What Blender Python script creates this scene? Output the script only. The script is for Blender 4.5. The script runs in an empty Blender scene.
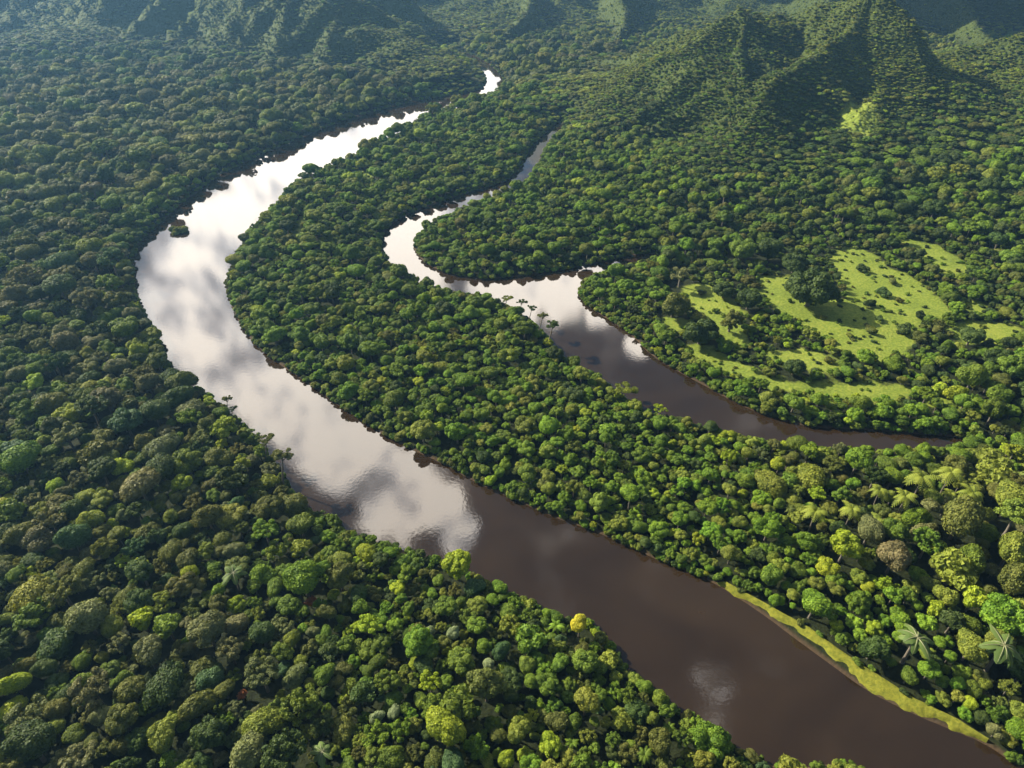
import bpy, math, random
import numpy as np
from mathutils import Vector

RNG = np.random.default_rng(11)
random.seed(11)
SC = bpy.context.scene
COL = SC.collection

# ------------------------------------------------------------------ camera
W, H = 1024, 768
FPX = 667.0
PITCH = math.radians(36.0)
CAMZ = 300.0
cp, sp = math.cos(PITCH), math.sin(PITCH)
cam_data = bpy.data.cameras.new("camera")
cam = bpy.data.objects.new("camera", cam_data)
COL.objects.link(cam)
cam.location = (0, 0, CAMZ)
cam.rotation_euler = (math.radians(90) - PITCH, 0, 0)
cam_data.sensor_width = 36.0
cam_data.lens = 36.0 * FPX / W
cam_data.clip_start = 1.0
cam_data.clip_end = 40000
SC.camera = cam


def unproj(px, py, z=0.0):
    """Photo pixel to the point of the horizontal plane at height z."""
    px = np.asarray(px, float); py = np.asarray(py, float)
    u = (px - 512) / FPX; v = (384 - py) / FPX
    dy = cp + v * sp; dz = -sp + v * cp
    t = (z - CAMZ) / dz
    return u * t, dy * t


def at_depth(px, py, Y):
    u = (px - 512) / FPX; v = (384 - py) / FPX
    dy = cp + v * sp; dz = -sp + v * cp
    t = Y / dy
    return u * t, Y, CAMZ + dz * t


def project(x, y, z):
    dz = z - CAMZ
    dep = y * cp - dz * sp
    up = y * sp + dz * cp
    return 512 + FPX * x / dep, 384 - FPX * up / dep, dep


# ------------------------------------------------------------------ noise
_T = np.random.default_rng(5).random((256, 256))


def vnoise(x, y):
    xi = np.floor(x).astype(int); yi = np.floor(y).astype(int)
    fx = x - xi; fy = y - yi
    fx = fx * fx * (3 - 2 * fx); fy = fy * fy * (3 - 2 * fy)
    a = _T[xi & 255, yi & 255]; b = _T[(xi + 1) & 255, yi & 255]
    c = _T[xi & 255, (yi + 1) & 255]; d = _T[(xi + 1) & 255, (yi + 1) & 255]
    return (a * (1 - fx) + b * fx) * (1 - fy) + (c * (1 - fx) + d * fx) * fy


def fbm(x, y, o=4):
    s = 0; a = 0.5; n = 0
    for i in range(o):
        s = s + a * vnoise(x * 2 ** i + 17.3 * i, y * 2 ** i + 9.1 * i); n += a; a *= 0.5
    return s / n


def sstep(a, b, x):
    t = np.clip((x - a) / (b - a), 0, 1)
    return t * t * (3 - 2 * t)


# ------------------------------------------------------------------ outlines (pixel, height at which it is seen)
def outline(pts):
    p = np.array([(q[0], q[1], q[2]) for q in pts], float)
    x, y = unproj(p[:, 0], p[:, 1], p[:, 2])
    return np.stack([x, y], 1)


def smooth_poly(P, n=1):
    for _ in range(n):
        Q = np.roll(P, -1, 0)
        P = np.stack([0.75 * P + 0.25 * Q, 0.25 * P + 0.75 * Q], 1).reshape(-1, 2)
    return P


near_bank = [(915, 810), (885, 775), (868, 757), (850, 750), (830, 754), (790, 758), (755, 746), (720, 725), (700, 706),
             (680, 700), (664, 690), (645, 668), (622, 650), (605, 624), (585, 608), (560, 607), (530, 590), (500, 578), (470, 562),
             (440, 548), (410, 541), (380, 531), (350, 523), (330, 507), (305, 500), (290, 483), (275, 455), (250, 425),
             (225, 400), (190, 377), (165, 356), (155, 325), (137, 297), (131, 272)]
MAIN = ([(x, y, 10) for x, y in near_bank] +
        [(x, y, 0) for x, y in [(134, 250), (150, 233), (180, 206), (215, 178), (255, 158), (290, 143), (340, 122), (370, 113),
                                (400, 105), (440, 97), (470, 93), (486, 86), (486, 76), (475, 64), (455, 55), (430, 50)]] +
        [(x, y, 3) for x, y in [(440, 46), (468, 52), (485, 60), (500, 72), (505, 82), (500, 89)]] +
        [(x, y, 12) for x, y in [(484, 92), (462, 100), (444, 104), (428, 110), (408, 122)]] +
        [(x, y, 7) for x, y in [(385, 137), (360, 150), (340, 161),
                                (318, 167), (300, 174), (283, 192), (265, 211), (250, 226), (236, 245), (227, 268)]] +
        [(x, y, 0) for x, y in [(226, 285), (229, 300), (240, 325), (255, 345), (280, 365), (310, 385), (330, 400), (360, 420),
                                (400, 445), (440, 462), (480, 485), (520, 502), (560, 520), (600, 533), (650, 557), (690, 573),
                                (715, 583), (764, 615), (794, 638), (831, 665), (868, 692), (915, 715), (949, 729), (986, 744), (1020, 768),
                                (1060, 800)]])
SIDE = ([(x, y, 7) for x, y in [(390, 262), (433, 283), (460, 290), (483, 290), (503, 299), (527, 312), (548, 330), (556, 345),
                                (572, 356), (603, 374), (633, 399), (660, 410), (680, 413), (730, 428), (780, 438), (848, 445),
                                (900, 444), (958, 443)]] +
        [(x, y, 0) for x, y in [(968, 440), (958, 437), (915, 434), (868, 430), (814, 428), (774, 419), (737, 404), (707, 387), (680, 373),
                                (650, 355), (633, 336), (607, 319), (583, 303), (577, 290), (587, 279)]] +
        [(x, y, 4) for x, y in [(607, 270), (633, 262), (660, 259)]] +
        [(x, y, 0) for x, y in [(660, 254), (633, 255), (600, 263), (560, 271), (520, 277), (480, 280), (450, 275), (425, 264),
                                (414, 250)]] +
        [(x, y, 11) for x, y in [(412, 236), (418, 226), (430, 216), (457, 203), (480, 195), (503, 187), (523, 177), (537, 160), (548, 137),
                                (565, 122)]] +
        [(x, y, 0) for x, y in [(560, 120), (541, 138), (528, 152), (520, 170), (505, 183), (470, 192), (430, 206), (402, 217), (386, 230), (379, 243)]])
P_MAIN = smooth_poly(outline(MAIN), 1)
P_SIDE = smooth_poly(outline(SIDE), 1)


def z_crop(pts, z=2.0):          # read from an enlarged look at the clearing
    return smooth_poly(outline([(660 + a / 2.813, 220 + b / 2.813, z) for a, b in pts]), 2)


GRASS = [z_crop(g) for g in [
    [(470, 130), (520, 80), (590, 100), (640, 145), (710, 170), (760, 215), (815, 265), (790, 290), (725, 290), (702, 330), (705, 360),
     (640, 385), (625, 415), (560, 395), (500, 375), (470, 340), (420, 320), (350, 270), (300, 240), (280, 200), (275, 165), (370, 165),
     (480, 230), (540, 245), (520, 200)],
    [(660, 62), (740, 65), (855, 122), (855, 165), (800, 165), (750, 120), (700, 90)],
    [(60, 200), (140, 190), (200, 240), (240, 350), (220, 365), (150, 310), (80, 240)],
    [(290, 385), (420, 372), (505, 405), (490, 437), (420, 432), (350, 408)],
    [(815, 305), (900, 290), (990, 308), (1022, 325), (1022, 345), (900, 348), (820, 340)],
    [(80, 365), (130, 360), (230, 420), (330, 458), (420, 472), (560, 470), (690, 472), (690, 492), (640, 512), (560, 498), (440, 492),
     (340, 480), (220, 437), (100, 402)],
    [(860, 238), (910, 238), (905, 268), (870, 272)],
    [(0, 280), (75, 292), (70, 315), (0, 310)],
    [(740, 490), (800, 500), (850, 520), (800, 530), (750, 512)],
]]
GRASS.append(smooth_poly(outline([(345, 175, 3), (368, 171, 3), (372, 180, 3), (350, 183, 3)]), 2))
GRASS.append(smooth_poly(outline([(294, 235, 3), (304, 215, 3), (307, 222, 3), (301, 240, 3), (296, 250, 3)]), 2))
GRASS.append(smooth_poly(outline([(836, 124, 43), (845, 111, 46), (862, 107, 47), (877, 116, 45), (875, 130, 42), (857, 135, 41)]), 2))
BANK_LO = [(715, 583), (764, 614), (794, 637), (831, 664), (868, 691), (915, 714), (949, 728), (986, 743)]
BANK_UP = [(728, 583), (767, 604), (808, 626), (838, 648), (868, 668), (915, 698), (959, 719), (988, 739)]
P_BANK = outline([(x, y, 0.3) for x, y in BANK_LO] + [(x, y, 1.8) for x, y in BANK_UP[::-1]])


def sdf(P, x, y):
    """Signed distance, negative inside."""
    out = np.empty(len(x)); A = P; B = np.roll(P, -1, 0)
    for i0 in range(0, len(x), 60000):
        xs = x[i0:i0 + 60000]; ys = y[i0:i0 + 60000]
        d2 = np.full(len(xs), 1e18); ins = np.zeros(len(xs), bool)
        for (ax, ay), (bx, by) in zip(A, B):
            ex, ey = bx - ax, by - ay
            wx, wy = xs - ax, ys - ay
            t = np.clip((wx * ex + wy * ey) / (ex * ex + ey * ey + 1e-12), 0, 1)
            d2 = np.minimum(d2, (wx - t * ex) ** 2 + (wy - t * ey) ** 2)
            c = ((ay > ys) != (by > ys))
            if c.any():
                xi = ax + (ys - ay) * ex / (ey if abs(ey) > 1e-12 else 1e-12)
                ins ^= c & (xs < xi)
        out[i0:i0 + 60000] = np.sqrt(d2) * np.where(ins, -1, 1)
    return out


class Raster:
    """Signed distance sampled once on a grid and read back bilinearly."""
    def __init__(self, polys, step, pad):
        P = np.concatenate(polys); self.lo = P.min(0) - pad; hi = P.max(0) + pad
        self.step = step; self.n = np.ceil((hi - self.lo) / step).astype(int) + 2
        X, Y = np.meshgrid(self.lo[0] + np.arange(self.n[0]) * step, self.lo[1] + np.arange(self.n[1]) * step, indexing='ij')
        X = X.ravel(); Y = Y.ravel(); D = np.full(len(X), 1e9)
        for q in polys:
            a = q.min(0) - pad; b = q.max(0) + pad
            m = (X > a[0]) & (X < b[0]) & (Y > a[1]) & (Y < b[1])
            D[m] = np.minimum(D[m], sdf(q, X[m], Y[m]))
        self.D = np.minimum(D, pad).reshape(self.n)

    def __call__(self, x, y):
        fx = np.clip((x - self.lo[0]) / self.step, 0, self.n[0] - 1.001); fy = np.clip((y - self.lo[1]) / self.step, 0, self.n[1] - 1.001)
        i = fx.astype(int); j = fy.astype(int); fx = fx - i; fy = fy - j; D = self.D
        return (D[i, j] * (1 - fx) + D[i + 1, j] * fx) * (1 - fy) + (D[i, j + 1] * (1 - fx) + D[i + 1, j + 1] * fx) * fy


river_sdf = Raster([P_MAIN, P_SIDE], 3.0, 110.0)


grass_sdf = Raster(GRASS, 2.0, 50.0)
CLEAR = Raster([smooth_poly(outline([(x, y, 2) for x, y in [(668, 330), (672, 268), (720, 250), (800, 238), (900, 238), (970, 245), (1020, 300), (1020, 345), (960, 400), (900, 408), (800, 408), (740, 385), (690, 362)]]), 1)], 3.0, 60.0)
bank_sdf = Raster([P_BANK], 1.0, 30.0)


# ------------------------------------------------------------------ hills
def ridge(x, y, pts, wl, wr, p=1.25, lam=150, k=0.35, seed=0, zmul=1.0):
    P = np.array([at_depth(*q) for q in pts])
    best = np.full(len(x), 1e18); S = np.zeros(len(x)); Z = np.zeros(len(x)); side = np.zeros(len(x)); acc = 0
    for a, b in zip(P[:-1], P[1:]):
        e = b[:2] - a[:2]; L = np.hypot(*e)
        wx, wy = x - a[0], y - a[1]
        t = np.clip((wx * e[0] + wy * e[1]) / (L * L), 0, 1)
        d = (wx - t * e[0]) ** 2 + (wy - t * e[1]) ** 2
        m = d < best
        best[m] = d[m]; S[m] = acc + t[m] * L; Z[m] = a[2] + t[m] * (b[2] - a[2])
        side[m] = np.sign(e[0] * wy[m] - e[1] * wx[m])
        acc += L
    d = np.sqrt(best)
    w = np.where(side > 0, wl, wr)
    ph = S / lam + 0.9 * fbm(x / (lam * 2.2) + seed, y / (lam * 2.2), 3) + seed * 1.37
    tri = np.abs((ph % 1.0) * 2 - 1)
    tri2 = np.abs(((ph * 2.3 + 0.4) % 1.0) * 2 - 1)
    t = d / w
    t = t * (1 + k * (tri - 0.5) + 0.12 * k * (tri2 - 0.5)) + 0.10 * (fbm(x / 90 + seed, y / 90) - .5) * sstep(0, .3, t)
    t = np.clip(t, 0, 1)
    prof = (1 - t) ** p
    return np.maximum(Z, 0) * zmul * prof


def ridged(x, y, o=4):
    s = 0; a = .5; n = 0; w = 1.0
    for i in range(o):
        v = 1 - np.abs(2 * vnoise(x * 2.03 ** i + 31.7 * i, y * 2.03 ** i + 5.3 * i) - 1)
        v = v * v * w; w = np.clip(v * 1.6, 0, 1)
        s = s + a * v; n += a; a *= .5
    return s / n


def hills(x, y):
    h = np.zeros(len(x))
    def add(*a, **kw):
        nonlocal h
        r = ridge(x, y, *a, **kw)
        h = np.maximum(h, r) + 0.10 * np.minimum(h, r)
    # right hill : skyline, its spurs and the knoll
    add([(552, 148, 1015), (575, 130, 1060), (612, 105, 1130), (650, 78, 1180), (682, 52, 1230), (715, 32, 1280), (745, 20, 1310), (762, 14, 1330),
         (786, 28, 1350), (812, 22, 1335), (840, 11, 1310), (858, 3, 1285), (872, 3, 1280), (884, 19, 1285), (900, 36, 1310), (935, 56, 1340), (980, 58, 1340), (1024, 43, 1340),
         (1080, 30, 1340), (1180, 24, 1340)], 420, 430, p=1.9, lam=150, k=.45, seed=1)
    add([(866, 4, 1280), (850, 30, 1210), (815, 58, 1130), (785, 78, 1070), (768, 96, 1020), (742, 135, 930), (700, 185, 830)], 210, 190, p=1.7, lam=95, k=.5, seed=2)
    add([(650, 80, 1180), (672, 68, 1165), (700, 68, 1125), (728, 80, 1080), (748, 100, 1030)], 120, 200, p=1.5, lam=80, k=.5, seed=3)
    add([(748, 20, 1312), (738, 50, 1220), (742, 78, 1140)], 130, 130, p=1.5, lam=80, k=.4, seed=23)
    add([(910, 50, 1290), (890, 90, 1120), (862, 116, 1010), (842, 138, 940), (812, 172, 860)], 150, 150, p=1.3, lam=90, k=.3, seed=4)
    add([(935, 58, 1330), (950, 100, 1120), (945, 150, 940), (930, 200, 800)], 170, 170, p=1.5, lam=120, k=.4, seed=5)
    add([(1040, 44, 1330), (1050, 100, 1080), (1040, 160, 900)], 190, 190, p=1.5, lam=120, k=.4, seed=24)
    # left hill by the river
    add([(275, -44, 1850), (300, -26, 1780), (322, -9, 1730), (345, 7, 1690), (362, 12, 1660), (385, 27, 1610), (405, 44, 1550), (425, 58, 1490), (450, 69, 1430), (478, 84, 1365)], 200, 185, p=1.0, lam=120, k=.7, seed=6)
    add([(345, 8, 1690), (332, 36, 1570), (320, 64, 1455)], 75, 75, p=1.0, lam=120, k=.3, seed=25)
    add([(140, -64, 2150), (200, -60, 2080), (250, -55, 2000), (300, -42, 1880), (322, -9, 1730)], 320, 260, p=1.0, lam=150, k=.7, seed=7)
    add([(262, -52, 1960), (245, -10, 1790), (228, 34, 1650)], 120, 120, p=1.2, lam=140, k=.3, seed=8)
    add([(300, -40, 1860), (290, 8, 1690), (276, 50, 1550)], 110, 110, p=1.2, lam=140, k=.3, seed=26)
    # far mountains
    add([(-420, -90, 2500), (-200, -92, 2500), (-60, -86, 2450), (60, -84, 2450), (130, -76, 2400), (200, -60, 2250)], 900, 560, p=1.2, lam=190, k=.45, seed=9)
    add([(165, -60, 2300), (150, -20, 2080), (128, 26, 1900)], 190, 190, p=1.1, lam=160, k=.4, seed=10)
    add([(70, -62, 2300), (58, -20, 2080), (40, 28, 1900)], 190, 190, p=1.1, lam=160, k=.4, seed=11)
    add([(-30, -62, 2300), (-40, -20, 2080), (-60, 28, 1900)], 190, 190, p=1.1, lam=160, k=.4, seed=27)
    add([(330, -66, 4300), (420, -72, 4200), (520, -76, 3400), (600, -86, 3000), (690, -90, 2900), (800, -96, 2900), (950, -98, 2900), (1150, -98, 2900), (1500, -92, 2900)], 1500, 900, p=1.15, lam=260, k=.8, seed=12)
    for q, (ax, ay, bx, by, cx_, cy_) in enumerate([(590, -52, 565, -6, 545, 30), (690, -56, 660, -6, 652, 34), (500, -46, 486, -2, 470, 24), (620, -46, 612, 6, 606, 30), (740, -60, 730, -4, 715, 30), (800, -60, 790, -6, 770, 30),
                                                      (880, -60, 860, -6, 850, 28), (960, -60, 945, -6, 930, 24), (1050, -60, 1030, -4, 1010, 26), (440, -40, 420, 0, 400, 16)]):
        add([(ax, ay, 2700), (bx, by, 2250), (cx_, cy_, 2010)], 210, 210, p=1.15, lam=110, k=.45, seed=13 + q)
    m = sstep(5, 70, h)
    rn = ridged(x / 150 + .35 * fbm(x / 80, y / 80, 2), y / 150)
    nearer = sstep(1500, 1150, y) * sstep(-100, 100, x)
    h = h * (1 + m * (.55 - .25 * nearer) * (rn - .5)) + m * (7 - 3 * nearer) * (ridged(x / 55, y / 55, 3) - .5)
    return np.maximum(h, 0)


def ground_z(x, y, rd=None):
    if rd is None:
        rd = river_sdf(x, y)
    base = np.where(rd > 0, 1.7 * (1 - np.exp(-np.maximum(rd, 0) / 4)), np.maximum(-3.0, rd * .45))
    roll = sstep(10, 80, rd) * (4.5 * fbm(x / 130, y / 130, 3) + 1.5 * fbm(x / 30 + 7, y / 30, 2))
    return base + roll + hills(x, y) * sstep(0, 55, rd)


# ------------------------------------------------------------------ mesh helpers
def mesh_quads(name, V, F, mat_idx=None, attrs=None, smooth=False, loose=None):
    me = bpy.data.meshes.new(name)
    n = len(V)
    me.vertices.add(n); me.vertices.foreach_set("co", np.asarray(V, np.float32).ravel())
    F = np.asarray(F, np.int32)
    k = F.shape[1]
    me.loops.add(F.size); me.loops.foreach_set("vertex_index", F.ravel())
    me.polygons.add(len(F))
    me.polygons.foreach_set("loop_start", np.arange(0, F.size, k, dtype=np.int32))
    me.polygons.foreach_set("loop_total", np.full(len(F), k, np.int32))
    if mat_idx is not None:
        me.polygons.foreach_set("material_index", np.asarray(mat_idx, np.int32))
    if smooth:
        me.polygons.foreach_set("use_smooth", np.ones(len(F), bool))
    me.update(calc_edges=True)
    for an, (typ, dom, data) in (attrs or {}).items():
        a = me.attributes.new(an, typ, dom)
        a.data.foreach_set("vector" if typ == 'FLOAT_VECTOR' else "color" if typ == 'FLOAT_COLOR' else "value", np.asarray(data).ravel())
    return me


def cube_sphere(n):
    V = []; F = []
    for ax in range(3):
        for sg in (-1, 1):
            b = len(V)
            for i in range(n + 1):
                for j in range(n + 1):
                    p = [0, 0, 0]; p[ax] = sg
                    p[(ax + 1) % 3] = (2 * i / n - 1) * sg; p[(ax + 2) % 3] = 2 * j / n - 1
                    V.append(p)
            for i in range(n):
                for j in range(n):
                    a = b + i * (n + 1) + j
                    F.append((a, a + n + 1, a + n + 2, a + 1))
    V = np.array(V, float); V /= np.linalg.norm(V, axis=1)[:, None]
    return V, np.array(F)


def link(name, data, parent=None, mats=()):
    o = bpy.data.objects.new(name, data); COL.objects.link(o)
    if parent is not None:
        o.parent = parent
    for m in mats:
        data.materials.append(m)
    return o


# ------------------------------------------------------------------ materials
def new_mat(name):
    m = bpy.data.materials.new(name); m.use_nodes = True
    nt = m.node_tree; nt.nodes.clear()
    return m, nt


def N(nt, t, **kw):
    n = nt.nodes.new(t)
    for k, v in kw.items():
        if k == 'i':
            for a, b in v.items():
                n.inputs[a].default_value = b
        else:
            setattr(n, k, v)
    return n


def make_crown_mat():
    m, nt = new_mat("foliage")
    L = nt.links.new
    at = N(nt, 'ShaderNodeAttribute', attribute_type='INSTANCER', attribute_name='tint')
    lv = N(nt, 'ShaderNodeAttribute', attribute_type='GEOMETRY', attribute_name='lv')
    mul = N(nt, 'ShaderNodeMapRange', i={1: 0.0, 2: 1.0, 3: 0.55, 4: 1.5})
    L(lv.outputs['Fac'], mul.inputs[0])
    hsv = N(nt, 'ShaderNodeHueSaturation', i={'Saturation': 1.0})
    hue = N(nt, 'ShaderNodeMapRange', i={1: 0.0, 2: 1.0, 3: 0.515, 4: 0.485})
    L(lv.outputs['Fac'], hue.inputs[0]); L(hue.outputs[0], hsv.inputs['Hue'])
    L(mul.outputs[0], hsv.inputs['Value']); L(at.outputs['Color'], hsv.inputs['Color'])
    b = N(nt, 'ShaderNodeBsdfPrincipled', i={'Roughness': .6, 'Specular IOR Level': .12})
    L(hsv.outputs[0], b.inputs['Base Color'])
    tr = N(nt, 'ShaderNodeBsdfTranslucent')
    tc = N(nt, 'ShaderNodeMixRGB', blend_type='MULTIPLY', i={0: 1.0, 2: (1.25, 1.2, .5, 1)})
    L(hsv.outputs[0], tc.inputs[1]); L(tc.outputs[0], tr.inputs['Color'])
    mx = N(nt, 'ShaderNodeMixShader', i={0: .22})
    L(b.outputs[0], mx.inputs[1]); L(tr.outputs[0], mx.inputs[2])
    o = N(nt, 'ShaderNodeOutputMaterial'); L(mx.outputs[0], o.inputs[0])
    return m


def make_bark_mat():
    m, nt = new_mat("bark")
    L = nt.links.new
    tc = N(nt, 'ShaderNodeTexCoord')
    n = N(nt, 'ShaderNodeTexNoise', i={'Scale': 9.0, 'Detail': 5.0})
    L(tc.outputs['Object'], n.inputs['Vector'])
    r = N(nt, 'ShaderNodeValToRGB')
    r.color_ramp.elements[0].color = (.05, .04, .028, 1); r.color_ramp.elements[1].color = (.17, .15, .11, 1)
    L(n.outputs[0], r.inputs[0])
    b = N(nt, 'ShaderNodeBsdfPrincipled', i={'Roughness': .85})
    L(r.outputs[0], b.inputs['Base Color'])
    o = N(nt, 'ShaderNodeOutputMaterial'); L(b.outputs[0], o.inputs[0])
    return m


def make_rib_mat():
    m, nt = new_mat("pale_leaf_rib")
    L = nt.links.new
    n = N(nt, 'ShaderNodeTexNoise', i={'Scale': 3.0})
    r = N(nt, 'ShaderNodeValToRGB')
    r.color_ramp.elements[0].color = (.13, .14, .06, 1); r.color_ramp.elements[1].color = (.22, .22, .10, 1)
    L(n.outputs[0], r.inputs[0])
    b = N(nt, 'ShaderNodeBsdfPrincipled', i={'Roughness': .6})
    L(r.outputs[0], b.inputs['Base Color'])
    o = N(nt, 'ShaderNodeOutputMaterial'); L(b.outputs[0], o.inputs[0])
    return m


def make_ground_mat():
    m, nt = new_mat("ground_soil_and_grass")
    L = nt.links.new
    geo = N(nt, 'ShaderNodeNewGeometry')
    g = N(nt, 'ShaderNodeAttribute', attribute_name='grass_d')
    lu = N(nt, 'ShaderNodeAttribute', attribute_name='lush')
    n1 = N(nt, 'ShaderNodeTexNoise', i={'Scale': .09, 'Detail': 5.0})
    n2 = N(nt, 'ShaderNodeTexNoise', i={'Scale': .5, 'Detail': 6.0})
    n3 = N(nt, 'ShaderNodeTexNoise', i={'Scale': .028, 'Detail': 4.0})
    for n in (n1, n2, n3):
        L(geo.outputs['Position'], n.inputs['Vector'])
    # grass edge broken up by noise
    ad = N(nt, 'ShaderNodeMath', operation='MULTIPLY_ADD', i={1: 26.0, 2: -13.0})
    L(n1.outputs[0], ad.inputs[0])
    s = N(nt, 'ShaderNodeMath', operation='ADD'); L(ad.outputs[0], s.inputs[0]); L(g.outputs['Fac'], s.inputs[1])
    mk = N(nt, 'ShaderNodeMapRange', i={1: 7.0, 2: 2.0, 3: 0.0, 4: 1.0}); L(s.outputs[0], mk.inputs[0])
    gr = N(nt, 'ShaderNodeValToRGB')
    e = gr.color_ramp.elements
    e[0].position = .36; e[0].color = (.09, .12, .016, 1)
    e[1].position = .66; e[1].color = (.205, .228, .036, 1)
    q = e.new(.5); q.color = (.135, .18, .024, 1)
    mixn = N(nt, 'ShaderNodeMath', operation='MULTIPLY_ADD', i={1: .6, 2: 0}); L(n2.outputs[0], mixn.inputs[0])
    m3 = N(nt, 'ShaderNodeMath', operation='MULTIPLY_ADD', i={1: .42}); L(n3.outputs[0], m3.inputs[0]); L(mixn.outputs[0], m3.inputs[2])
    L(m3.outputs[0], gr.inputs[0])
    fl = N(nt, 'ShaderNodeValToRGB')
    fl.color_ramp.elements[0].position = .3; fl.color_ramp.elements[0].color = (.008, .011, .004, 1)
    fl.color_ramp.elements[1].position = .75; fl.color_ramp.elements[1].color = (.022, .028, .009, 1)
    L(n2.outputs[0], fl.inputs[0])
    hl = N(nt, 'ShaderNodeMixRGB', i={2: (.044, .060, .012, 1)}); L(lu.outputs['Fac'], hl.inputs[0]); L(fl.outputs[0], hl.inputs[1])
    mx = N(nt, 'ShaderNodeMixRGB'); L(mk.outputs[0], mx.inputs[0]); L(hl.outputs[0], mx.inputs[1]); L(gr.outputs[0], mx.inputs[2])
    sx = N(nt, 'ShaderNodeSeparateXYZ'); L(geo.outputs['Position'], sx.inputs[0])
    mud = N(nt, 'ShaderNodeMapRange', i={1: .9, 2: .35, 3: 0.0, 4: 1.0}); L(sx.outputs['Z'], mud.inputs[0])
    mx0 = mx
    mx = N(nt, 'ShaderNodeMixRGB', i={2: (.055, .038, .022, 1)}); L(mud.outputs[0], mx.inputs[0]); L(mx0.outputs[0], mx.inputs[1])
    vor = N(nt, 'ShaderNodeTexVoronoi', i={'Scale': .14}); L(geo.outputs['Position'], vor.inputs['Vector'])
    vm = N(nt, 'ShaderNodeMath', operation='MULTIPLY_ADD', i={1: -5.0}); L(vor.outputs['Distance'], vm.inputs[0]); L(n2.outputs[0], vm.inputs[2])
    vl = N(nt, 'ShaderNodeMixRGB'); L(lu.outputs['Fac'], vl.inputs[0]); L(n2.outputs[0], vl.inputs[1]); L(vm.outputs[0], vl.inputs[2])
    bp = N(nt, 'ShaderNodeBump', i={'Strength': .9, 'Distance': .7}); L(vl.outputs[0], bp.inputs['Height'])
    b = N(nt, 'ShaderNodeBsdfPrincipled', i={'Roughness': .9, 'Specular IOR Level': .1})
    L(mx.outputs[0], b.inputs['Base Color']); L(bp.outputs[0], b.inputs['Normal'])
    o = N(nt, 'ShaderNodeOutputMaterial'); L(b.outputs[0], o.inputs[0])
    return m


def make_bank_mat():
    m, nt = new_mat("lime_bank_grass")
    L = nt.links.new
    geo = N(nt, 'ShaderNodeNewGeometry')
    n = N(nt, 'ShaderNodeTexNoise', i={'Scale': .55, 'Detail': 7.0, 'Roughness': .7}); L(geo.outputs['Position'], n.inputs['Vector'])
    r = N(nt, 'ShaderNodeValToRGB')
    e = r.color_ramp.elements
    e[0].position = .3; e[0].color = (.085, .10, .013, 1); e[1].position = .7; e[1].color = (.215, .21, .024, 1)
    L(n.outputs[0], r.inputs[0])
    bp = N(nt, 'ShaderNodeBump', i={'Strength': 1.0, 'Distance': .5}); L(n.outputs[0], bp.inputs['Height'])
    b = N(nt, 'ShaderNodeBsdfPrincipled', i={'Roughness': .9, 'Specular IOR Level': .1})
    L(r.outputs[0], b.inputs['Base Color']); L(bp.outputs[0], b.inputs['Normal'])
    o = N(nt, 'ShaderNodeOutputMaterial'); L(b.outputs[0], o.inputs[0])
    return m


def make_water_mat():
    m, nt = new_mat("muddy_river_water")
    L = nt.links.new
    geo = N(nt, 'ShaderNodeNewGeometry')
    n = N(nt, 'ShaderNodeTexNoise', i={'Scale': .014, 'Detail': 5.0, 'Distortion': 1.2}); L(geo.outputs['Position'], n.inputs['Vector'])
    r = N(nt, 'ShaderNodeValToRGB')
    r.color_ramp.elements[0].position = .3; r.color_ramp.elements[0].color = (.0140, .0083, .0040, 1)
    r.color_ramp.elements[1].position = .75; r.color_ramp.elements[1].color = (.027, .0168, .0082, 1)
    L(n.outputs[0], r.inputs[0])
    w = N(nt, 'ShaderNodeTexNoise', i={'Scale': .45, 'Detail': 3.0}); L(geo.outputs['Position'], w.inputs['Vector'])
    bp = N(nt, 'ShaderNodeBump', i={'Strength': .05, 'Distance': .25}); L(w.outputs[0], bp.inputs['Height'])
    b = N(nt, 'ShaderNodeBsdfPrincipled', i={'Roughness': .03, 'IOR': 1.52})
    L(r.outputs[0], b.inputs['Base Color']); L(bp.outputs[0], b.inputs['Normal'])
    o = N(nt, 'ShaderNodeOutputMaterial'); L(b.outputs[0], o.inputs[0])
    return m


CROWN = make_crown_mat(); BARK = make_bark_mat(); RIB = make_rib_mat()

# ------------------------------------------------------------------ ground : one sheet, finer near the camera
def polar_grid(r0, r1, ratio, a0, a1, na):
    nr = int(math.log(r1 / r0) / math.log(ratio)) + 1
    r = r0 * ratio ** np.arange(nr)
    a = np.radians(np.linspace(a0, a1, na))
    R, A = np.meshgrid(r, a, indexing='ij')
    x = (R * np.sin(A)).ravel(); y = (R * np.cos(A)).ravel()
    i = np.arange(nr - 1)[:, None] * na + np.arange(na - 1)[None, :]
    F = np.stack([i, i + 1, i + na + 1, i + na], -1).reshape(-1, 4)[:, ::-1]
    return x, y, F


gx, gy, gF = polar_grid(25, 16000, 1.0085, -72, 72, 620)
g_rd = river_sdf(gx, gy)
gz = ground_z(gx, gy, g_rd)
g_gd = grass_sdf(gx, gy)
lush = sstep(6, 40, hills(gx, gy))
me = mesh_quads("ground", np.stack([gx, gy, gz], 1), gF, attrs={
    'grass_d': ('FLOAT', 'POINT', np.clip(g_gd, -50, 50).astype(np.float32)), 'lush': ('FLOAT', 'POINT', lush.astype(np.float32))}, smooth=True)
ground = link("ground", me, None, [make_ground_mat()]); ground['kind'] = 'structure'

# river : level sheet, the ground rises out of it
me = mesh_quads("river", [(-900, 60, 0), (1100, 60, 0), (1100, 2600, 0), (-900, 2600, 0)], [(0, 1, 2, 3)])
river = link("river", me, None, [make_water_mat()]); river['kind'] = 'structure'

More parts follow.
